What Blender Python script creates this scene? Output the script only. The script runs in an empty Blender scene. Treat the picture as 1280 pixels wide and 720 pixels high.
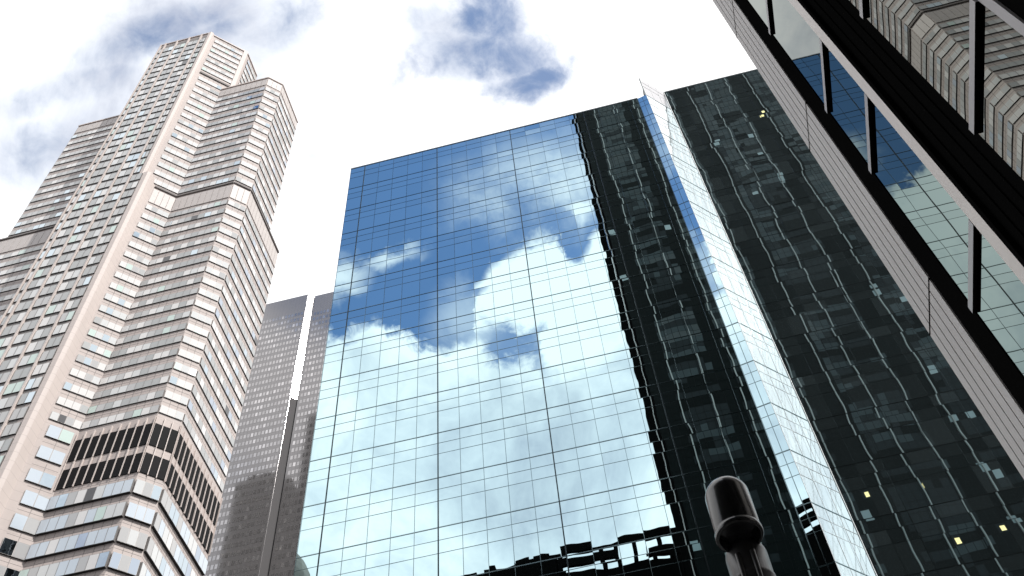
import bpy, math, random
from mathutils import Vector, Matrix
R = math.radians
random.seed(11)
C = bpy.context.scene.collection
sc = bpy.context.scene

# ------------------------------------------------------------------ camera
EYE = 1.6
cam = bpy.data.cameras.new('camera')
co = bpy.data.objects.new('camera', cam); C.objects.link(co); sc.camera = co
cam.sensor_width = 36.0
cam.lens = 36.0 * 1327.15 / 1280.0
cam.clip_start = 0.05; cam.clip_end = 20000
yaw, pitch, roll = R(-8.4627), R(55.924), R(-6.1357)
fwd = Vector((math.sin(yaw)*math.cos(pitch), math.cos(yaw)*math.cos(pitch), math.sin(pitch)))
r0 = Vector((math.cos(yaw), -math.sin(yaw), 0)); u0 = r0.cross(fwd)
rt = r0*math.cos(roll) + u0*math.sin(roll)
up = -r0*math.sin(roll) + u0*math.cos(roll)
M = Matrix((rt, up, -fwd)).transposed().to_4x4()
M.translation = Vector((0, 0, EYE))
co.matrix_world = M

# ------------------------------------------------------------------ sun, sky, exposure
SUN_EL, SUN_AZ = R(50), math.atan2(0.88, -0.47)       # compass angle from +Y towards +X
sd = Vector((math.sin(SUN_AZ)*math.cos(SUN_EL), math.cos(SUN_AZ)*math.cos(SUN_EL), math.sin(SUN_EL)))
sl = bpy.data.lights.new('sun', 'SUN'); sl.energy = 4.1; sl.angle = R(0.53); sl.color = (1, .965, .925)
so = bpy.data.objects.new('sun', sl); C.objects.link(so)
so.rotation_euler = (-sd).to_track_quat('-Z', 'Y').to_euler(); so.location = (0, -40, 320)

sc.view_settings.view_transform = 'Standard'; sc.view_settings.look = 'None'
sc.view_settings.exposure = 0.35; sc.view_settings.gamma = 1.0; sc.view_settings.use_curve_mapping = False

world = bpy.data.worlds.new('World'); sc.world = world; world.use_nodes = True
nt = world.node_tree; nt.nodes.clear()
class NG:
    """small helper that writes arithmetic as math nodes"""
    def __init__(s, nt): s.nt = nt
    def put(s, sock, v):
        if isinstance(v, (int, float)): sock.default_value = v
        elif isinstance(v, (tuple, list)): sock.default_value = v
        else: s.nt.links.new(v, sock)
    def m(s, op, a, b=None, c=None, clamp=False):
        n = s.nt.nodes.new('ShaderNodeMath'); n.operation = op; n.use_clamp = clamp
        s.put(n.inputs[0], a)
        if b is not None: s.put(n.inputs[1], b)
        if c is not None: s.put(n.inputs[2], c)
        return n.outputs[0]
    def smooth(s, v, lo, hi):
        n = s.nt.nodes.new('ShaderNodeMapRange'); n.interpolation_type = 'SMOOTHSTEP'
        s.put(n.inputs['Value'], v); s.put(n.inputs['From Min'], lo); s.put(n.inputs['From Max'], hi)
        return n.outputs['Result']
    def noise(s, vec, scale, detail=5, rough=.55, dist=0):
        n = s.nt.nodes.new('ShaderNodeTexNoise'); s.put(n.inputs['Vector'], vec)
        n.inputs['Scale'].default_value = scale; n.inputs['Detail'].default_value = detail
        n.inputs['Roughness'].default_value = rough; n.inputs['Distortion'].default_value = dist
        return n
    def node(s, t, **kw):
        n = s.nt.nodes.new(t)
        for k, v in kw.items(): setattr(n, k, v)
        return n
g = NG(nt)
tc = g.node('ShaderNodeTexCoord'); vec = tc.outputs['Generated']
sep = g.node('ShaderNodeSeparateXYZ'); nt.links.new(vec, sep.inputs[0])
X, Y, Z = sep.outputs
ay = g.m('MAXIMUM', g.m('ABSOLUTE', Y), .03)
n1 = g.noise(vec, 7, 8, .6, .3); n2 = g.noise(vec, 19, 6, .62, .2); n3 = g.noise(vec, 3.2, 5, .55, .2)
f1 = g.m('SUBTRACT', n1.outputs['Fac'], .5); f2 = g.m('SUBTRACT', n2.outputs['Fac'], .5); f3 = g.m('SUBTRACT', n3.outputs['Fac'], .5)
cs = g.node('ShaderNodeSeparateColor'); nt.links.new(n1.outputs['Color'], cs.inputs[0])
w1 = g.m('SUBTRACT', cs.outputs[0], .5); w2 = g.m('SUBTRACT', cs.outputs[1], .5)
u_ = g.m('DIVIDE', X, ay); v_ = g.m('DIVIDE', Z, ay)
uw = g.m('ADD', g.m('ADD', u_, g.m('MULTIPLY', w1, .10)), g.m('MULTIPLY', f2, .10))
vw = g.m('ADD', g.m('ADD', v_, g.m('MULTIPLY', w2, .14)), g.m('MULTIPLY', f2, .20))
def blob(cu, cv, ru, rv, ang=0.0, soft=.6):
    du = g.m('SUBTRACT', uw, cu); dv = g.m('SUBTRACT', vw, cv)
    c, s = math.cos(ang), math.sin(ang)
    a = g.m('ADD', g.m('MULTIPLY', du, c/ru), g.m('MULTIPLY', dv, s/ru))
    b = g.m('ADD', g.m('MULTIPLY', du, -s/rv), g.m('MULTIPLY', dv, c/rv))
    d = g.m('SQRT', g.m('ADD', g.m('MULTIPLY', a, a), g.m('MULTIPLY', b, b)))
    return g.m('SUBTRACT', 1.0, g.smooth(d, 1-soft, 1+soft))
def mx(*a):
    r = a[0]
    for b in a[1:]: r = g.m('MAXIMUM', r, b)
    return r
# sky behind the camera: a cumulus bank with a blue opening above it
fc = g.node('ShaderNodeFloatCurve'); cv = fc.mapping.curves[0]
bank = [(-1, 2.9), (-.8, 2.6), (-.6, 1.62), (-.49, 1.49), (-.44, 1.45), (-.38, 1.47), (-.33, 1.42), (-.27, 1.36), (-.225, 1.37), (-.205, 1.48),
        (-.174, 1.55), (-.128, 1.61), (-.07, 1.60), (-.03, 1.53), (.01, 1.58), (.06, 1.66), (.14, 2.0), (.22, 2.9), (1, 3.0)]
while len(cv.points) < len(bank): cv.points.new(.5, .5)
for p, (a, b) in zip(cv.points, bank): p.location = ((a+1)/2, b/3); p.handle_type = 'AUTO'
fc.mapping.extend = 'HORIZONTAL'; fc.mapping.update()
nt.links.new(g.m('MULTIPLY', g.m('ADD', uw, 1), .5), fc.inputs['Value'])
vb = g.m('MULTIPLY', fc.outputs[0], 3)
over = g.m('SUBTRACT', vw, vb)
blueB = g.smooth(over, -.022, .026)
blueB = g.m('MAXIMUM', blueB, g.m('MULTIPLY', blob(-.175, 1.325, .085, .026, -.95, .7), .9))
wisps = mx(g.m('MULTIPLY', blob(-.36, 1.70, .055, .03, .1, .9), .65), g.m('MULTIPLY', blob(-.47, 1.66, .045, .06, 0, .9), .75),
           g.m('MULTIPLY', blob(-.03, 1.84, .14, .18, .6, .9), g.m('ADD', .52, g.m('MULTIPLY', f2, 1.6))),
           g.m('MULTIPLY', blob(-.23, 1.44, .05, .08, 0, .9), .4),
           g.m('MULTIPLY', blob(.0, 1.70, .03, .05, 0, .8), .9))
blueB = g.m('MULTIPLY', blueB, g.m('SUBTRACT', 1, wisps), clamp=True)
blueB = g.m('MULTIPLY', blueB, g.m('SUBTRACT', 1, g.smooth(v_, 2.7, 3.1)))
# sky ahead of the camera: almost all cloud, a few blue breaks
front = [(-.03, 2.33, .12, .10, .9, .9, 1.1), (-.09, 2.52, .27, .10, 2.0, .9, 1.05), (-.135, 2.90, .085, .40, .1, .9, 1.1), (-1.22, 3.45, .30, .22, .3, .9, .78),
         (-1.02, 3.30, .24, .14, .2, .9, .62), (-1.43, 3.15, .22, .18, 0, .9, .62), (-.78, 3.25, .14, .26, 0, .9, .70), (-1.42, 2.65, .26, .24, 0, .9, .5), (-.22, 2.62, .18, .20, 0, .9, .6), (-.22, 3.1, .2, .3, 0, .9, .45)]
fl = mx(*[g.m('MULTIPLY', blob(*b[:6]), b[6]) for b in front])
n4 = g.noise(vec, 26, 7, .6, .4); f4 = g.m('SUBTRACT', n4.outputs['Fac'], .5)
brk = g.m('ADD', g.m('MULTIPLY', f4, 1.5), g.m('MULTIPLY', f1, 1.0))
blueF = g.m('MULTIPLY', g.smooth(g.m('ADD', fl, g.m('MULTIPLY', brk, g.smooth(fl, .0, .3))), .08, 1.25), .92)
back = g.m('LESS_THAN', Y, 0.0)
blue = g.m('ADD', g.m('MULTIPLY', blueB, back), g.m('MULTIPLY', blueF, g.m('SUBTRACT', 1, back)), clamp=True)
sky = g.node('ShaderNodeTexSky', sky_type='NISHITA', sun_disc=False, sun_elevation=SUN_EL, sun_rotation=SUN_AZ)
sky.air_density = 1.0; sky.dust_density = .2; sky.ozone_density = 1.0
hs = g.node('ShaderNodeHueSaturation'); hs.inputs['Saturation'].default_value = 1.10; nt.links.new(sky.outputs[0], hs.inputs['Color'])
b1 = g.node('ShaderNodeBackground'); nt.links.new(hs.outputs[0], b1.inputs['Color']); b1.inputs['Strength'].default_value = .15
b2 = g.node('ShaderNodeBackground')
ramp = g.node('ShaderNodeValToRGB')
ramp.color_ramp.elements[0].position = .22; ramp.color_ramp.elements[0].color = (.46, .49, .57, 1)
ramp.color_ramp.elements[1].position = .60; ramp.color_ramp.elements[1].color = (1, 1, 1, 1)
e_ = ramp.color_ramp.elements.new(.42); e_.color = (.72, .75, .80, 1)
lowB = g.m('MULTIPLY', back, g.m('MULTIPLY', g.m('SUBTRACT', 1, g.smooth(v_, .95, 1.5)), .17))           # the bank's flat grey base
veil = g.m('MULTIPLY', g.m('SUBTRACT', 1, back), g.m('MULTIPLY', mx(blob(-1.35, 3.0, .85, .95, 0, .8), g.m('MULTIPLY', blob(-.25, 2.75, .30, .42, .3, .9), .95)), .34))   # thin grey veil, upper left
n5 = g.noise(vec, 4.6, 7, .6, .6); f5 = g.m('SUBTRACT', n5.outputs['Fac'], .5)
shade = g.m('SUBTRACT', g.m('ADD', .60, g.m('ADD', g.m('MULTIPLY', f5, 1.25), g.m('MULTIPLY', f4, .30))), g.m('ADD', lowB, veil))
shade = g.m('ADD', shade, g.m('MULTIPLY', g.m('SUBTRACT', 1, back), g.m('MULTIPLY', g.m('SUBTRACT', 1, blob(-1.3, 3.0, 1.1, 1.3, 0, .7)), .22)))
nt.links.new(shade, ramp.inputs[0]); nt.links.new(ramp.outputs[0], b2.inputs['Color'])
b2.inputs['Strength'].default_value = 1.15
ms = g.node('ShaderNodeMixShader'); nt.links.new(blue, ms.inputs[0]); nt.links.new(b2.outputs[0], ms.inputs[1]); nt.links.new(b1.outputs[0], ms.inputs[2])
wo = g.node('ShaderNodeOutputWorld'); nt.links.new(ms.outputs[0], wo.inputs[0])

# ------------------------------------------------------------------ materials
def mat(name, col, rough=.7, metal=0.0, spec=.5, grime=0.0, gscale=.6, stretch=(1, 1, 1), emit=None):
    m = bpy.data.materials.new(name); m.use_nodes = True
    t = m.node_tree; b = t.nodes['Principled BSDF']; q = NG(t)
    b.inputs['Base Color'].default_value = (*col, 1); b.inputs['Roughness'].default_value = rough
    b.inputs['Metallic'].default_value = metal; b.inputs['Specular IOR Level'].default_value = spec
    if emit: b.inputs['Emission Color'].default_value = (*emit[0], 1); b.inputs['Emission Strength'].default_value = emit[1]
    if grime:
        tcn = q.node('ShaderNodeTexCoord'); mp = q.node('ShaderNodeMapping'); mp.inputs['Scale'].default_value = stretch
        t.links.new(tcn.outputs['Object'], mp.inputs[0])
        n = q.noise(mp.outputs[0], gscale, 8, .62)
        mr = q.node('ShaderNodeMapRange'); t.links.new(n.outputs['Fac'], mr.inputs['Value'])
        mr.inputs['From Min'].default_value = .25; mr.inputs['From Max'].default_value = .75
        mr.inputs['To Min'].default_value = 1-grime; mr.inputs['To Max'].default_value = 1+grime
        v = q.node('ShaderNodeVectorMath', operation='SCALE'); v.inputs[0].default_value = col
        t.links.new(mr.outputs[0], v.inputs['Scale']); t.links.new(v.outputs[0], b.inputs['Base Color'])
    return m
def mirror(name, col, amp, scale=.55, rough=.0, stretch=(1, 1, 1), metal=1.0, edge=None):
    """coated mirror glass: tinted reflection, gently bowed panes"""
    m = mat(name, col, rough, metal); t = m.node_tree; b = t.nodes['Principled BSDF']; q = NG(t)
    if edge: b.inputs['Specular Tint'].default_value = (*edge, 1)
    geo = q.node('ShaderNodeNewGeometry'); tcn = q.node('ShaderNodeTexCoord')
    mp = q.node('ShaderNodeMapping'); mp.inputs['Scale'].default_value = stretch
    t.links.new(tcn.outputs['Object'], mp.inputs[0])
    n = q.noise(mp.outputs[0], scale, 2, .45)
    a = q.node('ShaderNodeVectorMath', operation='SUBTRACT'); t.links.new(n.outputs['Color'], a.inputs[0]); a.inputs[1].default_value = (.5, .5, .5)
    s = q.node('ShaderNodeVectorMath', operation='SCALE'); t.links.new(a.outputs[0], s.inputs[0]); s.inputs['Scale'].default_value = amp
    d = q.node('ShaderNodeVectorMath', operation='ADD'); t.links.new(geo.outputs['Normal'], d.inputs[0]); t.links.new(s.outputs[0], d.inputs[1])
    nn = q.node('ShaderNodeVectorMath', operation='NORMALIZE'); t.links.new(d.outputs[0], nn.inputs[0])
    t.links.new(nn.outputs[0], b.inputs['Normal'])
    return m
M_ = {}
M_['mirror'] = [mirror('mirror glass', (.585*k, .765*k, .80*k), .009, .36) for k in (1.0, .98, .95)]
M_['mirror_deep'] = [mirror('mirror glass recessed wing', (.53*k, .68*k, .72*k), .012, .24, metal=mt) for k, mt in ((1.0, .985), (.92, .975), (.85, .982), (1.0, .966))]
M_['fin_top'] = mirror('fin parapet glass', (.47, .46, .475), .003, .3, .15)
M_['fin'] = mirror('fin glass', (.80, .86, .875), .0035, .3, .05)
M_['bar'] = mat('reflective glazing bar', (.20, .27, .285), .12, 1.0)
M_['bar_black'] = mat('black movement joint', (.05, .065, .07), .2, 1.0)
M_['bar_pale'] = mat('pale silicone joint', (.42, .45, .46), .5)
M_['core'] = mat('dark core', (.03, .035, .04), .8)
M_['roof'] = mat('roof gravel', (.22, .22, .22), .9, grime=.2)
M_['coping'] = mat('aluminium coping', (.42, .45, .47), .35, .8)
def courses(m, pitch=1.95, depth=.80):
    """thin mortar lines between the cladding courses"""
    t = m.node_tree; b = t.nodes['Principled BSDF']; q = NG(t)
    tcn = q.node('ShaderNodeTexCoord'); sp = q.node('ShaderNodeSeparateXYZ'); t.links.new(tcn.outputs['Object'], sp.inputs[0])
    f = q.m('FRACT', q.m('DIVIDE', sp.outputs[2], pitch)); ln = q.m('LESS_THAN', f, .04)
    v = q.node('ShaderNodeVectorMath', operation='SCALE'); t.links.new(b.inputs['Base Color'].links[0].from_socket, v.inputs[0])
    t.links.new(q.m('SUBTRACT', 1, q.m('MULTIPLY', ln, 1-depth)), v.inputs['Scale']); t.links.new(v.outputs[0], b.inputs['Base Color'])
    return m
M_['stone'] = mat('pale pink granite', (.43, .375, .352), .75, grime=.10, gscale=.35, stretch=(1, 1, .35))
M_['stone_light'] = mat('lighter granite pier', (.53, .465, .435), .7, grime=.07, gscale=.3, stretch=(1, 1, .2))
M_['notch_dark'] = mat('painted notch reflection', (.075, .072, .074), .7, 0, .1)
M_['panel'] = mat('pale plant storey panel', (.47, .43, .41), .6, grime=.08)
M_['joint'] = mat('open joint', (.16, .145, .14), .8)
M_['grey_stone_shaded'] = mat('grey granite with rib shade', (.20, .187, .18), .7, grime=.10, gscale=.5)
courses(M_['stone']); courses(M_['stone_light'], 1.95, .78)
M_['undershade'] = mat('dark sill soffit', (.018, .017, .018), .7)  # shade under the window boxes, put into the soffit colour
M_['wframe'] = mat('window frame', (.20, .19, .185), .5, .1)
M_['blind'] = [mat('pane with white blind', (.60, .59, .58), .05, 0, .9), mat('pane with grey blind', (.38, .38, .38), .05, 0, .9),
               mat('pane half blind', (.52, .53, .53), .05, 0, .9), mirror('clear reflecting pane', (.48, .55, .60), .01, 1.0), mat('green tinted pane', (.45, .56, .52), .1, 0, .9),
               mat('dark open pane', (.05, .05, .055), .15), mirror('blue reflecting pane', (.42, .47, .54), .012, 1.0), mat('grey shade pane', (.30, .31, .31), .15, 0, .9), mat('pale blue pane', (.46, .52, .58), .08, 0, 1.0)]
M_['louvre'] = mat('dark louvre panel', (.013, .013, .014), .7, .0, .05, grime=.15, gscale=2)
M_['grey'] = mirror('grey tower skin', (.245, .235, .238), .0012, .2, .12, metal=.5)
M_['grey_win'] = [mirror('grey tower pane', (.42*k, .405*k, .41*k), .002, .4, .05, metal=.75) for k in (1.0, .85, 1.3)]
M_['grey_facet'] = mirror('bright facet', (.92, .90, .88), .03, .5, .05)
M_['pier'] = mat('ribbed grey metal cladding', (.56, .53, .52), .5, .0, grime=.08, gscale=1.5, stretch=(3, 3, .4))
M_['jamb'] = mat('pale aluminium jamb', (.78, .71, .67), .4, .0, grime=.04, gscale=2)
M_['black'] = mat('black anodised frame', (.005, .005, .005), .7, .0, .0)
M_['transom_face'] = mat('grey anodised cap', (.42, .40, .41), .4, .0)
M_['near_glass'] = [mirror('near bay glass', (.45, .42, .385), .0028, 1.6, .0, (1, 1, .8), 1, (.5, .55, .55)), mirror('near bay glass grey', (.33, .345, .33), .0024, 1.8, .0, (1, 1, .8), 1, (.5, .5, .5))]
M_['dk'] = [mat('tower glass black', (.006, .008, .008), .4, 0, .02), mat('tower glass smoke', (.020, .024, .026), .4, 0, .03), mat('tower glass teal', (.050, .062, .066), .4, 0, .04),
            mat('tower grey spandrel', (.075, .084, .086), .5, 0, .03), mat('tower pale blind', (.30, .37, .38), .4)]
M_['lit'] = mat('lit office window', (.6, .5, .25), .6, emit=((1, .72, .30), 1.4))
M_['fin_light'] = mat('pale tower mullion', (.30, .31, .30), .4, .2)
M_['granite_dark'] = mat('dark granite', (.010, .010, .011), .7, 0, .1, grime=.2)
M_['brick_dark'] = mat('sooty brick', (.12, .115, .105), .85, grime=.25)
M_['win_dark'] = mat('unlit window', (.01, .011, .011), .2)
M_['trim_old'] = mat('old stone trim', (.38, .36, .33), .8, grime=.2)
M_['lamp'] = mat('bronze black lamp paint', (.016, .016, .0165), .20, .0, .8, grime=.3, gscale=9)
M_['pole'] = mat('weathered grey lamp post', (.055, .053, .054), .38, .2, .6, grime=.25, gscale=7, stretch=(1, 1, .3))
M_['lamp_in'] = mat('lamp inside', (.012, .012, .012), .6)
M_['lens'] = mat('smoked lens', (.02, .02, .022), .15)
M_['steel'] = mat('dark roof steel', (.006, .006, .006), .7, 0, .0)
M_['asphalt'] = mat('asphalt', (.05, .05, .052), .9, grime=.2, gscale=2)
M_['paving'] = mat('concrete paving', (.16, .155, .15), .9, grime=.15, gscale=1.2)
M_['kerb'] = mat('granite kerb', (.30, .29, .28), .8, grime=.1)
M_['paint'] = mat('road paint', (.75, .74, .70), .8)

# ------------------------------------------------------------------ mesh helpers
class MB:
    def __init__(s, mats): s.v = []; s.f = []; s.i = []; s.mats = mats; s.sm = []
    def face(s, pts, mi=0, smooth=False):
        k = len(s.v); s.v += [tuple(p) for p in pts]; s.f.append(list(range(k, k+len(pts)))); s.i.append(mi); s.sm.append(smooth)
    def hexa(s, p, mi=0, bottom=None, front=None):
        """p: 8 points, 0-3 bottom loop, 4-7 top loop"""
        k = len(s.v); s.v += [tuple(a) for a in p]
        fs = [(3, 2, 1, 0), (4, 5, 6, 7), (0, 1, 5, 4), (1, 2, 6, 5), (2, 3, 7, 6), (3, 0, 4, 7)]
        for j, f in enumerate(fs):
            s.f.append([k+a for a in f]); s.sm.append(False)
            s.i.append(bottom if (j == 0 and bottom is not None) else front if (j == 2 and front is not None) else mi)
    def box(s, x0, x1, y0, y1, z0, z1, mi=0, bottom=None):
        s.hexa([(x0, y0, z0), (x1, y0, z0), (x1, y1, z0), (x0, y1, z0), (x0, y0, z1), (x1, y0, z1), (x1, y1, z1), (x0, y1, z1)], mi, bottom)
    def prism(s, poly, z0, z1, mi=0, top=None, zb=None):
        n = len(poly)
        a = [(x, y, z0) for x, y in poly]; b = [(x, y, z1) for x, y in poly]
        k = len(s.v); s.v += a + b
        for j in range(n):
            q = (j+1) % n
            s.f.append([k+j, k+q, k+n+q, k+n+j]); s.i.append(mi); s.sm.append(False)
        s.f.append([k+n+j for j in range(n)]); s.i.append(mi if top is None else top); s.sm.append(False)
        s.f.append([k+j for j in range(n)][::-1]); s.i.append(mi); s.sm.append(False)
    def lathe(s, prof, cx, cy, seg=40, mi=0, smooth=True):
        k = len(s.v)
        for r, z in prof:
            for j in range(seg):
                a = 2*math.pi*j/seg; s.v.append((cx+r*math.cos(a), cy+r*math.sin(a), z))
        for i in range(len(prof)-1):
            for j in range(seg):
                q = (j+1) % seg
                s.f.append([k+i*seg+j, k+i*seg+q, k+(i+1)*seg+q, k+(i+1)*seg+j]); s.i.append(mi); s.sm.append(smooth)
    def build(s, name, parent=None):
        me = bpy.data.meshes.new(name); me.from_pydata(s.v, [], s.f)
        for m in s.mats: me.materials.append(m)
        me.polygons.foreach_set('material_index', s.i); me.polygons.foreach_set('use_smooth', s.sm); me.update()
        o = bpy.data.objects.new(name, me); C.objects.link(o)
        if parent is not None:
            o.parent = parent; o.matrix_parent_inverse = Matrix.Translation(-parent.location)
        return o
class Face:
    """vertical plane in plan: origin, run direction left to right as seen from outside"""
    def __init__(s, a, b):
        s.a = Vector(a); d = Vector(b)-Vector(a); s.L = d.length; s.d = d/s.L; s.n = Vector((s.d.y, -s.d.x))
    def p(s, u, z, n=0):
        q = s.a+s.d*u+s.n*n; return (q.x, q.y, z)
    def quad(s, mb, u0, u1, z0, z1, n, mi=0, tilt=0):
        ta, tb = random.gauss(0, tilt)*(u1-u0)/2, random.gauss(0, tilt)*(z1-z0)/2
        mb.face([s.p(u0, z0, n-ta-tb), s.p(u1, z0, n+ta-tb), s.p(u1, z1, n+ta+tb), s.p(u0, z1, n-ta+tb)], mi)
    def box(s, mb, u0, u1, z0, z1, n0, n1, mi=0, bottom=None, front=None):
        mb.hexa([s.p(u0, z0, n1), s.p(u1, z0, n1), s.p(u1, z0, n0), s.p(u0, z0, n0), s.p(u0, z1, n1), s.p(u1, z1, n1), s.p(u1, z1, n0), s.p(u0, z1, n0)], mi, bottom, front)
def thing(name, label, cat, loc, group=None):
    o = bpy.data.objects.new(name, None); C.objects.link(o); o.location = loc; o.empty_display_size = 2
    o['label'] = label; o['category'] = cat
    if group: o['group'] = group
    return o
def struct(mb, name):
    o = mb.build(name); o['kind'] = 'structure'; return o
eye = Vector((0, 0, EYE))
def repeat_parts(name, mats, items, parent, limit=100):
    """items: (seen, centre, fn(mb)); the largest in view become parts, the rest one mesh"""
    items.sort(key=lambda t: (not t[0], (Vector(t[1])-eye).length))
    for it in items[:limit]:
        mb = MB(mats); it[2](mb); mb.build(name, parent)
    if len(items) > limit:
        mb = MB(mats)
        for it in items[limit:]: it[2](mb)
        mb.build(name, parent)['kind'] = 'stuff'

# ------------------------------------------------------------------ ground
b = MB([M_['asphalt']]); b.face([(-6000, -6000, 0), (6000, -6000, 0), (6000, 6000, 0), (-6000, 6000, 0)]); struct(b, 'ground')
b = MB([M_['paving']]); b.box(-5, 2.45, -38, 20, -.1, .13); struct(b, 'pavement')
b = MB([M_['kerb']]); b.box(-5.3, -5.004, -38, 20, -.1, .14); struct(b, 'kerb')
b = MB([M_['paving']]); b.box(-60, 60, 34, 45.5, -.1, .13); struct(b, 'plaza')
b = MB([M_['paint']]); 
for k in range(14): b.face([(-60+9*k, 26.9, .004), (-56+9*k, 26.9, .004), (-56+9*k, 27.05, .004), (-60+9*k, 27.05, .004)])
struct(b, 'road_marking')

# ------------------------------------------------------------------ mirror glass building ahead
D = 46.0
Zr = lambda r: EYE + r*D
FL = .0926
floors = [Zr(.984+FL*k) for k in range(-10, 13)]          # bottom bar of every storey, the last is the roof of the left part
ROOF = floors[-1]; ROOF2 = ROOF+FL*D
t = thing('glass_office_building', 'wide mirror glass office block reflecting blue sky and clouds, with a pale fin', 'building', (0, 46.5, 0))
P = [(-21.88, 46), (7.60, 46), (8.50, 45.82), (10.72, 48.1), (46, 48.1)]
ins = .12
b = MB([M_['core'], M_['roof']])
b.prism([(-21.86, 46+ins), (7.6, 46+ins), (8.45, 46.03), (8.6, 46.2), (8.6, 76), (-21.86, 76)], 0, ROOF-.05, 0, 1)
b.prism([(8.62, 46.25), (10.68, 48.1+ins), (46, 48.1+ins), (46, 76), (8.62, 76)], 0, ROOF2-.05, 0, 1)
b.build('wall', t)
fL, fS, fF, fR = Face(P[0], P[1]), Face(P[1], P[2]), Face(P[2], P[3]), Face(P[3], P[4])
uL = [0, 1.5] + [1.5+1.5*k for k in range(1, 19)] + [fL.L]
uS = [0, fS.L*.5, fS.L]
uF = [0, fF.L/3, fF.L*2/3, fF.L]
uR = [0.0]
while uR[-1] < fR.L-1.6: uR.append(uR[-1]+1.5)
uR.append(fR.L)
thickL = {1, 6, 11, 16}
panes = []; bars = []
fz = [0.3]+floors
fz2 = fz+[ROOF2]
def add_panes(F, us, zs, mats_i, tilt, seen_z=36.0):
    for k in range(len(zs)-1):
        z0, z1 = zs[k], zs[k+1]; h = z1-z0
        for (a, c) in ((0, .52), (.52, .76), (.76, 1)):
            for j in range(len(us)-1):
                q0, q1 = z0+a*h, z0+c*h
                mi = random.choice(mats_i)
                cen = F.p((us[j]+us[j+1])/2, (q0+q1)/2)
                def fn(mb, F=F, a0=us[j], a1=us[j+1], q0=q0, q1=q1, mi=mi, tl=(random.gauss(0, tilt), random.gauss(0, tilt))):
                    w, hh = (a1-a0)/2*tl[0], (q1-q0)/2*tl[1]
                    mb.face([F.p(a0, q0, -w-hh), F.p(a1, q0, w-hh), F.p(a1, q1, w+hh), F.p(a0, q1, -w+hh)], mi)
                vis = q0 > 40 and cen[0] < 22
                panes.append((vis, cen, fn))
gm = M_['mirror']+M_['mirror_deep']+[M_['fin'], M_['fin_top']]
add_panes(fL, uL, fz, (0, 0, 1, 2), .0014)
add_panes(fS, uS, fz, (0, 1), .002)
add_panes(fF, uF, fz, (7,), .003); add_panes(fF, uF, fz2[-2:], (8,), .002)
add_panes(fR, uR, fz2, (3, 3, 4, 4, 5, 6), .0014)
repeat_parts('glass_pane', gm, panes, t)
mull = []
def vbar(F, u, z0, z1, w, d, mi): 
    def fn(mb): F.box(mb, u-w/2, u+w/2, z0, z1, -.1, d, mi)
    return (True, F.p(u, 60), fn)
def hbar(F, z, h, d, mi, u0=0, u1=None):
    u1 = F.L if u1 is None else u1
    def fn(mb): F.box(mb, u0, u1, z-h/2, z+h/2, -.1, d, mi)
    return (z > 40, F.p(F.L/2, z), fn)
for j, u in enumerate(uL[:-1]):
    th = j in thickL
    mull.append(vbar(fL, max(u, .03), 0, ROOF, .075 if th else .030, .03 if th else .015, 2 if th else 0))
for j, u in enumerate(uS[:-1]): mull.append(vbar(fS, u+.02, 0, ROOF, .05, .014, 0))
for j, u in enumerate(uF[1:-1]): mull.append(vbar(fF, u, 0, ROOF2, .025, .012, 1))
mull.append(vbar(fF, .025, 0, ROOF2, .05, .02, 1)); mull.append(vbar(fF, fF.L-.04, 0, ROOF2, .08, .03, 1))
for j, u in enumerate(uR): mull.append(vbar(fR, min(max(u, .06), fR.L-.03), 0, ROOF2, .026, .006, 2))
repeat_parts('mullion', [M_['bar'], M_['bar_pale'], M_['bar_black']], mull, t)
tr = []
for k, z in enumerate(fz2[1:]):
    h = FL*D
    for F, (w, w2) in ((fL, (.060, .028)), (fS, (.07, .03)), (fF, (.06, .022)), (fR, (.05, .03))):
        top = ROOF2 if F in (fF, fR) else ROOF
        if z <= top-.1: tr.append(hbar(F, z, w, .022 if F is not fR else .008, 2 if F is fR else 0))
        if z <= top+.1:
            for q_ in (.24, .48): tr.append(hbar(F, z-q_*h, w2 if F is not fR else .018, .013 if F is not fR else .006, 1 if F is fF else 2 if F is fR else 0))
repeat_parts('transom', [M_['bar'], M_['bar_pale'], M_['bar_black']], tr, t)
b = MB([M_['coping']])
fL.box(b, 0, fL.L, ROOF, ROOF+.14, -.4, .05); fR.box(b, 0, fR.L, ROOF2, ROOF2+.14, -.4, .05)
b.build('coping', t)
b = MB([M_['coping']]); fF.box(b, 0, fF.L, ROOF, ROOF2, -.12, -.04); b.build('fin_back', t)

# ------------------------------------------------------------------ stepped granite tower on the left
U = 137.8
TZ = lambda r: EYE+r*U
S = lambda pts: [(x*U, y*U) for x, y in pts]
t = thing('stepped_tower', 'tall pale granite skyscraper with setbacks, window bands and folded corners', 'building', (-.755*U, .78*U, 0))
low = S([(-.8096, .68), (-.7004, .68), (-.6526, .7278), (-.5522, .7278), (-.531, .749), (-.531, .876), (-1.0, .876), (-1.0, .75), (-.978, .7278), (-.8574, .7278)])
mid = S([(-.8096, .68), (-.7004, .68), (-.6526, .7278), (-.5522, .7278), (-.531, .749), (-.531, .835), (-.979, .835), (-.979, .749), (-.958, .7278), (-.8574, .7278)])
top = S([(-.8096, .68), (-.7004, .68), (-.638, .7424), (-.638, .80), (-.872, .80), (-.872, .7424)])
ZM, ZS, ZT = TZ(1.584), TZ(2.022), TZ(2.247)
b = MB([M_['stone'], M_['roof']])
b.prism(low, 0, ZM, 0, 1); b.prism(mid, ZM, ZS, 0, 1); b.prism(top, ZS, ZT, 0, 1)
b.build('wall', t)
V = lambda x, y: (x*U, y*U)
F1 = Face(V(-.958, .7278), V(-.8574, .7278)); F1b = Face(V(-.978, .7278), V(-.8574, .7278))
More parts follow.
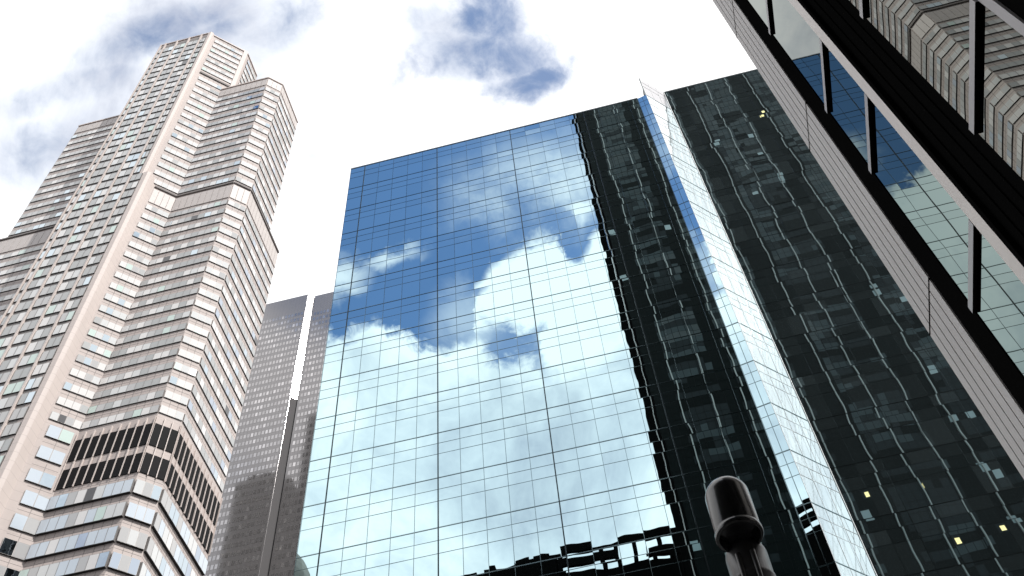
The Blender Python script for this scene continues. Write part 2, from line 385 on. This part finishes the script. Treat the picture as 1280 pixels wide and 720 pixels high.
F2 = Face(V(-.8096, .68), V(-.7004, .68)); F3 = Face(V(-.7004, .68), V(-.6526, .7278))
F3t = Face(V(-.7004, .68), V(-.638, .7424)); F4 = Face(V(-.6526, .7278), V(-.5522, .7278)); F5 = Face(V(-.5522, .7278), V(-.531, .749))
F6 = Face(V(-.531, .749), V(-.531, .876)); F6m = Face(V(-.531, .749), V(-.531, .835)); F7 = Face(V(-.638, .7424), V(-.638, .80))
wm = [M_['wframe'], M_['undershade']]+M_['blind']
wins = []
MIX = {'bright': [0]*9+[2]*4+[1, 3, 4, 7], 'mixed': [0]*4+[1]*5+[2]*3+[7]*4+[3, 4], 'low': [3]*2+[6]*1+[8]*6+[1]*2+[2]*2+[0, 4, 1], 'front': [0]*3+[1]*4+[2]*3+[7]*8+[4]*2+[3]*2, 'side': [0]*3+[1]*4+[7]*5+[2]*2+[6]*2+[3]}
spj = []
def window(F, u0, u1, z0, z1, n, mix, out=.34, gap=.11, bias=None):
    if mix != 'low': out = .19 if mix != 'front' else .22
    if mix != 'front':
        def fj(mb):
            w = (u1-u0)/n; zt_ = z0+FH if mix != 'low' else z0+.0353*U
            for k in range(1, n): F.box(mb, u0+k*w-.035, u0+k*w+.035, z1+.02, zt_-.15, -.05, .012)
            zm = (z1+zt_)/2; F.box(mb, u0, u1, zm-.03, zm+.03, -.05, .010)
        spj.append((z1 > 95, F.p((u0+u1)/2, z1), fj))
    tone = random.random()
    cells = []
    for k in range(n):
        r = random.random()
        c = random.choice(MIX[mix])
        if bias and k in bias: c = 7
        if r < .008: c = 5
        cells.append(c)
    def fn(mb):
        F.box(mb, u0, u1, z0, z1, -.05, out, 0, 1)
        w = (u1-u0)/n
        for k in range(n):
            F.quad(mb, u0+k*w+gap/2, u0+(k+1)*w-gap/2, z0+.05, z1-.06, out+.012, 2+cells[k], .004)
    wins.append((z1 > 95, F.p((u0+u1)/2, (z0+z1)/2), fn))
WH = .0135*U; FH = .0283*U
lowz = [TZ(1.0+.0283*k) for k in range(0, 19)]
upz = [TZ(1.59+.0287*k) for k in range(0, 14)]
basez = [TZ(.8641-.0353*k) for k in range(0, 24)]
u3 = .0135*U
greycol = {0: {5}, 1: {5}}
for k, z in enumerate(lowz+upz):
    lo = k < len(lowz)
    window(F3, 4.05 if lo else 2.55, F3.L-.10, z, z+WH, 4 if lo else 5, 'bright', .28, .15)
    window(F4, .12, F4.L-.06, z, z+WH, 9, 'mixed', bias={5} if k < 16 else {k % 9})
    window(F5, .06, F5.L-.04, z, z+WH, 3, 'bright', .22, .17)
    window(F6 if lo else F6m, .04, (F6 if lo else F6m).L-.3, z, z+WH, 12 if lo else 8, 'side', .38)
    window(F1b if lo else F1, .3, (F1b if lo else F1).L-.4, z, z+WH, 9, 'mixed')
for k, z in enumerate(basez):
    h = .0205*U
    window(F3, 5.3, F3.L-.12, z, z+h, 2, 'low', .25, .14)
    window(F4, .12, F4.L-.06, z, z+h, 9, 'low', .45, .10)
    window(F5, .06, F5.L-.04, z, z+h, 3, 'low', .42, .12)
    window(F6, .04, F6.L-.3, z, z+h, 12, 'low', .45, .10)
for z in (.9355, .8975, .9715): window(F3, 4.6, F3.L-.6, TZ(z), TZ(z+.0195), 2, 'low', .25, .14)
for z in (1.992, 2.0205): window(F3, 2.55, F3.L-.1, TZ(z), TZ(z)+WH, 5, 'bright', .28)
for k in range(7):
    z = TZ(2.068+.0252*k)
    window(F3t, 2.3, F3t.L-1.1, z, z+.0125*U, 7, 'bright', .25, .2)
    window(F7, 1.2, F7.L-.6, z, z+.0125*U, 4, 'side', .3)
# the broad front: four double strips and one single strip between ribs
ribs = [-.8096, -.7982, -.7711, -.7435, -.7155]
f2z = [TZ(.70+.0283*k) for k in range(0, 54)]
for k, z in enumerate(f2z):
    for j, (a, c, n) in enumerate(((-.8070, -.8000, 1), (-.7962, -.7731, 2), (-.7691, -.7455, 2), (-.7415, -.7175, 2), (-.7133, -.6945 if z < TZ(1.58) else -.7020, 2))):
        if z > ZT-4: continue
        window(F2, (a+.8096)*U, (c+.8096)*U, z, z+.0205*U, n, 'front', .24, .16)
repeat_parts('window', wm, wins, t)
repeat_parts('spandrel_joint', [M_['joint']], spj, t)
for j in range(5):
    b = MB([M_['grey_stone_shaded']]); u = (ribs[j]+.8096)*U; v = (([*ribs, -.7000])[j+1]+.8096)*U
    F2.box(b, u+.27 if j else .3, v-.27, 1, ZT-1, -.05, .03); b.build('recess_panel', t)  # grey infill, darkened so its edges stand in for the ribs' shadows
for r in ribs[:]:
    b = MB([M_['stone_light']]); u = (r+.8096)*U
    F2.box(b, max(u-.17, 0), u+.17, 0, ZT+.3, -.05, .48); b.build('pier', t)
b = MB([M_['stone_light']])
b.prism(S([(-.7008, .6815), (-.7008, .6785), (-.6955, .6785), (-.6920, .6820), (-.6920, .6895)]), ZM, ZT+.8); b.build('pier', t)
b = MB([M_['stone']]); b.prism(S([(-.7004, .68), (-.6930, .68), (-.6930, .69), (-.7004, .69)]), 0, ZM+1.0); b.build('pier_wall', t)
b = MB([M_['stone_light']])
b.prism(S([(-.6930, .6830), (-.6930, .6786), (-.6855, .6786), (-.6815, .6826), (-.6815, .7005)]), 0, ZM+2.2); b.build('pier', t)
b = MB([M_['stone_light']])
F3t.box(b, F3t.L-1.05, F3t.L+.1, ZS, ZT+.6, -.6, .35); b.build('pier', t)
# panel joints and storey grooves on the pier
# louvred plant storeys
lv = []
def louvre(F, n, z0, z1, u0, u1, mi=2, out=.15):
    w = (u1-u0)/n
    for k in range(n):
        def fn(mb, a=u0+k*w, c=u0+(k+1)*w):
            F.box(mb, a+.05, c-.05, z0, z1, -.05, out, mi)
        lv.append((True, F.p(u0+(k+.5)*w, z0), fn))
for z0, z1 in ((TZ(.9435), TZ(.9804)), (TZ(.898), TZ(.9296))):
    louvre(F4, 9, z0, z1, .1, F4.L, 0); louvre(F5, 3, z0, z1, 0, F5.L, 0); louvre(F6, 12, z0, z1, 0, F6.L-.2, 0)
for z0, z1, fs in ((TZ(1.532), TZ(1.574), ((F3, 4, 4.05), (F4, 9, .1), (F5, 3, 0), (F6, 12, 0), (F1b, 9, .3))), (TZ(1.988), TZ(2.016), ((F4, 9, .1), (F5, 3, 0), (F6m, 8, 0), (F1, 9, .3)))):
    for F, n, a in fs: louvre(F, n, z0, z1, a, F.L-.1, 1)
repeat_parts('louvre_panel', [M_['louvre'], M_['panel']], lv, t)
b = MB([M_['stone_light']])
for z0, z1 in ((TZ(.9435), TZ(.9804)), (TZ(.898), TZ(.9296))):
    for F, n in ((F4, 9), (F5, 3), (F6, 12)):
        for k in range(n+1): F.box(b, max(k*F.L/n-.07, .01), min(k*F.L/n+.07, F.L-.01), z0-.2, z1+1.6, -.02, .30)
b.build('louvre_rib', t)
b = MB([M_['undershade']])
for F, u0, u1, za_, zb_ in ((F3, 4.05, 0, 1.5795, 1.5835), (F4, .05, 0, 1.5795, 1.5835), (F5, 0, 0, 1.5795, 1.5835), (F6, 0, 0, 1.5795, 1.5835), (F1b, .3, 0, 1.5795, 1.5835), (F3t, 2.3, 1.1, 2.050, 2.056)):
    b = MB([M_['joint']]); F.box(b, u0, F.L-.05-u1, TZ(za_), TZ(zb_), -.02, .32); b.build('plant_grille', t)
b = MB([M_['stone_light']])
for F in (F4, F5, F6m, F1):
    b = MB([M_['stone_light']]); F.box(b, 0, F.L, ZS, ZS+.5, -.5, .25); b.build('parapet', t)
for F in (F2, F3t, F7):
    b = MB([M_['stone_light']]); F.box(b, 0.3, F.L-.2, ZT, ZT+.5, -.5, .28); b.build('parapet', t)

# ------------------------------------------------------------------ slim grey tower between them
GY = 240.0; k = GY/.6145
ZG = EYE+k
t = thing('slim_grey_tower', 'slim mauve grey glass tower with a bright vertical notch, behind the stone skyscraper', 'building', (-140, GY+6, 0))
xa, xb, xc = -.3229*k-44, -.3229*k, -.2900*k
b = MB([M_['grey'], M_['roof']])
b.prism([(xa, GY), (xb, GY), (xb+2.6, GY+2.6), (xb+2.6, GY+1.7), (xc+14, GY+1.7), (xc+14, GY+22), (xa, GY+22)], 0, ZG, 0, 1); b.build('wall', t)
ga, gb, gc = Face((xa, GY), (xb, GY)), Face((xb, GY), (xb+2.6, GY+2.6)), Face((xb+2.6, GY+1.7), (xc+14, GY+1.7))
b = MB([M_['grey_facet']]); gb.box(b, .05, gb.L-.05, 322, ZG-7, -.05, .03); b.build('notch_glazing', t)
b = MB([M_['notch_dark']]); gb.box(b, .05, gb.L-.05, 0, 321.9, -.05, .02); b.build('notch_reflection', t)  # dark colour stands in for the reflection in the lower facet
gw = []
z = ZG-15
while z > 8:
    for F, n in ((ga, 30), (gc, 16)):
        cells = [random.choice((0, 0, 0, 1, 1, 1, 2)) for _ in range(n)]
        def fn(mb, F=F, z=z, n=n, cells=cells):
            w = (F.L-1.2)/n
            for j in range(n):
                F.quad(mb, .6+j*w+.25, .6+(j+1)*w-.25, z, z+2.0, .03, cells[j], .0012)
        gw.append((z > 110, F.p(F.L/2, z), fn))
    z -= 3.9
repeat_parts('window', M_['grey_win'], gw, t)
b = MB([M_['grey']])
for F, n in ((ga, 30), (gc, 16)):
    w = (F.L-1.2)/n
    for j in range(0, n+1): F.box(b, .6+j*w-.07, .6+j*w+.07, 0, ZG, -.02, .035)
b.build('mullion', t)
b = MB([M_['steel']]); b.box(xb+12, xb+12.4, GY+3, GY+3.4, ZG-.5, ZG+8.5); b.box(xb+11, xb+14, GY+3.05, GY+3.3, ZG+5, ZG+5.5); b.build('antenna', t)

# ------------------------------------------------------------------ dark tower close by on the right
XW = 2.53
YC = 2.357*XW
YB = -58.0
HT = 232.0
t = thing('near_dark_tower', 'dark glass tower close overhead on the right with ribbed grey pier and pale jambs', 'building', (20, -20, 0))
b = MB([M_['granite_dark'], M_['roof']])
b.prism([(XW+.35, YB), (46, YB), (46, YC-.3), (XW+.35, YC-.3)], 0, HT, 0, 1)
b.build('wall', t)
W = Face((XW, YC), (XW, YB))                         # west wall; u runs towards the viewer and beyond
yy = lambda r: YC-r*XW                               # plan ratio -> u along W
b = MB([M_['pier'], M_['black']])
u1 = YC-2.125*XW
W.box(b, .0, u1, .2, HT, -.34, -.03, 1)
n = 5
for j in range(n):
    a = u1*j/n
    W.box(b, a+.007, a+u1/n-.007, .2, HT, -.03, .0)
b.build('pier', t)
zt = []
z = EYE+(2.37-1.335)*XW
while z < 60: zt.append(z); z += 1.335*XW
za = sorted([q for q in zt]+[q-.5*XW for q in zt])
for z in zt[:]:
    b = MB([M_['black']]); W.box(b, .0, u1+.002, z+.32*XW, z+.32*XW+.02, -.03, .003); b.build('pier_joint', t)
def frame(name, r0, r1, n0, n1, m):
    b = MB([m]); W.box(b, yy(r0), yy(r1), .2, HT, n0, n1); b.build(name, t)
frame('frame', 2.122, 2.016, -.3, -.006, M_['black'])
frame('jamb', 1.712, 1.652, -.3, .015, M_['jamb'])
frame('frame', 1.650, 1.445, -.3, -.02, M_['black'])
frame('frame', 1.655, 1.635, -.2, .025, M_['black'])
frame('jamb', 1.088, 1.060, -.3, -.0, M_['transom_face'])
frame('frame', 1.060, .86, -.3, -.02, M_['black'])
b = MB([M_['black']])
for r in (1.60, 1.545, 1.50): W.box(b, yy(r), yy(r)+.02, .2, HT, -.02, -.008)
b.build('frame_rib', t)
bays = [(2.014, 1.714, 0), (1.443, 1.090, 1), (.858, .55, 1), (.40, .05, 1)]
gp = []; ts = []
zz = [.3]+[q for q in za if q > .8]+[HT]
for (r0, r1, mi) in bays:
    for k in range(len(zz)-1):
        def fn(mb, r0=r0, r1=r1, z0=zz[k], z1=zz[k+1], mi=mi):
            W.quad(mb, yy(r0), yy(r1), z0, z1, -.014, mi, .0006)
        gp.append((True, W.p(yy(r0), (zz[k]+zz[k+1])/2), fn))
    for z in zz[1:-1]:
        def fn(mb, r0=r0, r1=r1, z=z):
            W.box(mb, yy(r0)+.002, yy(r1)-.002, z-.04, z+.04, -.12, .016, 0, 1, 0)  # grey bar, its underside coloured black for the shade there
        ts.append((True, W.p(yy(r0), z), fn))
repeat_parts('glass_pane', M_['near_glass'], gp, t)
repeat_parts('transom', [M_['transom_face'], M_['black']], ts, t)
# rest of the west wall towards the street behind
b = MB([M_['black']]); W.box(b, yy(.04), W.L, .2, HT, -.34, -.02); b.build('side_wall', t)
# north face, seen mirrored in the glass block
N = Face((46, YC), (XW+.36, YC))
mxs = [XW+.36+3.1+3.66*k for k in range(0, 12)]
nw = []
lit = [(.311, .90), (.247, .902), (.318, .811), (.367, .813), (.381, 1.911)]
pale = [(.418, 1.257), (.392, 1.285), (.396, 1.099), (.389, .998), (.406, .996), (.384, .91), (.40, .905), (.387, .827)]
VD = 96.2-YC
cellw = 3.66/4
def cell(u, v): return (int((u*VD-XW)//cellw), int((v*VD)//1.28))
litc = {cell(*q) for q in lit}; palec = set()
for q in pale:
    c = cell(*q); palec.add(c)
FHN = 3.84
random.seed(5)
nz = int(HT//1.28)
ncol = int((46-XW)//cellw)
dark_cols = [(11.2, 13.4), (21.6, 25.0), (32.4, 35.6), (2.6, 5.6)]
rowtone = [random.random() for _ in range(nz)]
grid = [[random.random() for _ in range(14)] for _ in range(30)]
def coherent(x, z):
    a, c = x/4.2, z/9.0; i, j = int(a), int(c); fa, fc_ = a-i, c-j
    G = lambda p, q: grid[q % 30][p % 14]
    return (G(i, j)*(1-fa)+G(i+1, j)*fa)*(1-fc_)+(G(i, j+1)*(1-fa)+G(i+1, j+1)*fa)*fc_
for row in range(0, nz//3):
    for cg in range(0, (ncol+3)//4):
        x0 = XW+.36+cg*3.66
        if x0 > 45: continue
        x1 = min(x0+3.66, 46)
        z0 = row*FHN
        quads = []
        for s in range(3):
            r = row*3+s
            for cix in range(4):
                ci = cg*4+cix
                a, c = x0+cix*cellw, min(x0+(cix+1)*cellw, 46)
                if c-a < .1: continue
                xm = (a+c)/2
                hi = z0 > 146+14*(rowtone[row % nz]-.5); lo = z0 < 104+12*(rowtone[row % nz]-.5)  # shade painted into the pane colours: blacker low down, paler high up
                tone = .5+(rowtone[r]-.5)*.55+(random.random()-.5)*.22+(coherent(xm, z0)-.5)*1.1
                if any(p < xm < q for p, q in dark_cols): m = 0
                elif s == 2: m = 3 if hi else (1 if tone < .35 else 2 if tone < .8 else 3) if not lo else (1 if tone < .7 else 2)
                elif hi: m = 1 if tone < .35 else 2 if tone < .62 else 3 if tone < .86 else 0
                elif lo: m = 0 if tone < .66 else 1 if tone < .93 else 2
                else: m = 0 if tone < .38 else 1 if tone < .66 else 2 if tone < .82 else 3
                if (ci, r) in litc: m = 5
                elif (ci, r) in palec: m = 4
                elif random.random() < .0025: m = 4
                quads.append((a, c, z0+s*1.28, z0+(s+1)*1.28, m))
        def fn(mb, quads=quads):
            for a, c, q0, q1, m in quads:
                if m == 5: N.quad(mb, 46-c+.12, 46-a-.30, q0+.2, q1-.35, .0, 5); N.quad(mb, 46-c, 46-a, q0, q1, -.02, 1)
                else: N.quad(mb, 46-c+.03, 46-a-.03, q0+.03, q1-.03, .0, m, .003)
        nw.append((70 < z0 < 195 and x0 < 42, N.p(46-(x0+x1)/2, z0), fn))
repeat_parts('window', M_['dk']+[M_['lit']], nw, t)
ml = []
for x in mxs:
    def fn(mb, x=x): N.box(mb, 46-x-.07, 46-x+.07, 0, HT, -.1, .25)
    ml.append((True, N.p(46-x, 100), fn))
repeat_parts('mullion', [M_['fin_light']], ml, t)
b = MB([M_['granite_dark']]); N.box(b, 0, N.L, 0, HT, -.3, -.06); b.build('window_backing', t)

# ------------------------------------------------------------------ buildings behind the viewer and beside, seen in the glass
t = thing('roof_frame_office', 'black office block with open steel roof frame, mirrored low in the big glass front', 'building', (-30, -50, 0))
VY = 40.0; q = 92+VY
zr = lambda v: EYE+v*q
b = MB([M_['black'], M_['roof']])
b.box(-82, -17, -70, -VY, 0, zr(.895)); b.box(-16.99, 2.3, -70, -VY-.2, 0, zr(.862)); b.build('wall', t)
b = MB([M_['steel']])
b.box(-16.9, 2.3, -VY-.6, -VY, zr(.893), zr(.906))
b.box(-16.9, -7.5, -VY-.6, -VY, zr(.872), zr(.885))
b.box(-2.5, 2.3, -VY-.6, -VY, zr(.868), zr(.876))
for x in (-16.8, -10.0, -7.6, -4.6, -1.0, 1.6): b.box(x, x+.7, -VY-.62, -VY+.02, zr(.862), zr(.90))
b.build('roof_frame', t)
b = MB([M_['steel']]); 
for x in (-33, -29.5, -24, -21): b.box(x, x+2.2, -VY-4, -VY-1, zr(.895)-.1, zr(.903)+random.random()*.6)
b.build('roof_plant', t)
b = MB([M_['brick_dark']])
prof = [(5.2, zr(.895)), (5.2, 131), (5.9, 131.2), (5.9, 133.4)]+[(5.4*math.cos(a*math.pi/16), 133.4+8*math.sin(a*math.pi/16)) for a in range(0, 8)]+[(.01, 141.6)]
b.lathe(prof, -69.2, -49, 16, 0, False); b.build('dome', t)

GM = 2*GY
def behind(az, y): return math.tan(R(az))*(GM-y)
yo = 200.0
t = thing('old_masonry_tower', 'sooty old masonry tower of many small windows, mirrored low in the slim grey tower', 'building', (-153, yo-8, 0))
x0, x1 = behind(-30.4, yo), behind(-26.9, yo)
hz = EYE+1.0*math.hypot(x0, GM-yo)
b = MB([M_['brick_dark'], M_['roof'], M_['trim_old']]); b.box(x0, x1, yo-25, yo, 0, hz); b.box(x0+3, x1-5, yo-22, yo-2, hz, hz+4)
for zc in (hz-14, hz-40, hz-66): b.box(x0-.3, x1+.3, yo-.2, yo+.5, zc, zc+.9, 2)
b.build('wall', t)
O = Face((x1, yo), (x0, yo)); ow = []
nc = 8; w = O.L/nc
z = hz-8
while z > 20:
    for j in range(nc):
        def fn(mb, z=z, j=j):
            O.quad(mb, j*w+.45, (j+1)*w-.45, z, z+3.3, .03, 0); O.box(mb, j*w+w/2-.12, j*w+w/2+.12, z, z+3.3, .035, .1, 1)
        ow.append((z > hz-70, O.p(j*w, z), fn))
    z -= 4.4
ow.sort(key=lambda q: -q[1][2])
repeat_parts('window', [M_['win_dark'], M_['trim_old']], ow, t)
b = MB([M_['granite_dark']])
xs0, xs1 = behind(-26.3, yo-10), behind(-23, yo-10)
b.box(xs0, xs1, yo-30, yo-10, 0, EYE+1.16*math.hypot(xs0, GM-yo+10))
o = b.build('black_slab_tower'); o['label'] = 'plain black slab mirrored as a dark sliver along the slim grey tower edge'; o['category'] = 'building'

# ------------------------------------------------------------------ street lamps
def street_lamp(P, rad, label):
    """P: centre of the lamp head's lower rim"""
    x, y, z = P
    ax = Vector((x, y)).normalized(); px, py = x+ax.x*.20, y+ax.y*.20
    t = thing('street_lamp', label, 'street lamp', (px, py, 0), 'street lamps')
    L = .50
    b = MB([M_['lamp'], M_['lamp_in']])
    prof = [(rad*.90, z-.004), (rad*1.0, z-.004), (rad*1.05, z), (rad*1.05, z+.035), (rad*1.0, z+.045), (rad*.985, z+.05), (rad*.985, z+.058), (rad, z+.062), (rad, z+L-rad)]
    prof += [(rad*math.cos(a*math.pi/24), z+L-rad+rad*.95*math.sin(a*math.pi/24)) for a in range(1, 12)]+[(.002, z+L-.05*rad)]
    b.lathe(prof, x, y, 48); b.lathe([(rad*.90, z-.004), (rad*.86, z+.10), (.002, z+.13)], x, y, 40, 1); b.build('lamp_head', t)
    b = MB([M_['lens']]); b.lathe([(.002, z+.035), (rad*.5, z+.038), (rad*.87, z+.05)], x, y, 40); b.build('lens', t)
    pr = rad*.92; zp = z-.02
    b = MB([M_['pole']])
    prof = [(pr, .13), (pr, zp-.22), (pr*1.04, zp-.215), (pr*1.04, zp-.19), (pr, zp-.185), (pr, zp)]+[(pr*math.cos(a*math.pi/24), zp+pr*math.sin(a*math.pi/24)) for a in range(1, 12)]+[(.002, zp+pr)]
    b.lathe(prof, px, py, 40)
    b.build('pole', t)
    b = MB([M_['pole']])
    side = Vector((ax.y, -ax.x))
    for s in (-.35, .35):
        c = Vector((px, py))-ax*(pr*.93)+side*(pr*s)
        b.lathe([(.018, .13), (.018, zp-.05)], c.x, c.y, 12)
    b.build('conduit', t)
    b = MB([M_['lamp']]); c0 = Vector((x, y))+ax*(rad*.5); c1 = Vector((px, py))
    s2 = side*.035
    b.hexa([(*(c0-s2), z+.09), (*(c0+s2), z+.09), (*(c1+s2), z+.05), (*(c1-s2), z+.05), (*(c0-s2), z+.15), (*(c0+s2), z+.15), (*(c1+s2), z+.11), (*(c1-s2), z+.11)]); b.build('bracket', t)
    b = MB([M_['lamp']]); b.lathe([(pr*1.6, .131), (pr*1.6, .3), (pr*1.1, .42)], px, py, 24); b.build('base', t)
    return t
def at_px(x, y, depth):
    d = rt*((x-640)/1327.15)+up*(-(y-360)/1327.15)+fwd
    return eye+d*depth
street_lamp(at_px(925, 671, 6.86), .150, 'dark bronze street lamp with domed cylinder head hanging before the mirror glass')
street_lamp(at_px(-69, 797, 6.9), .150, 'dark street lamp mostly out of view at the lower left corner of the photo')
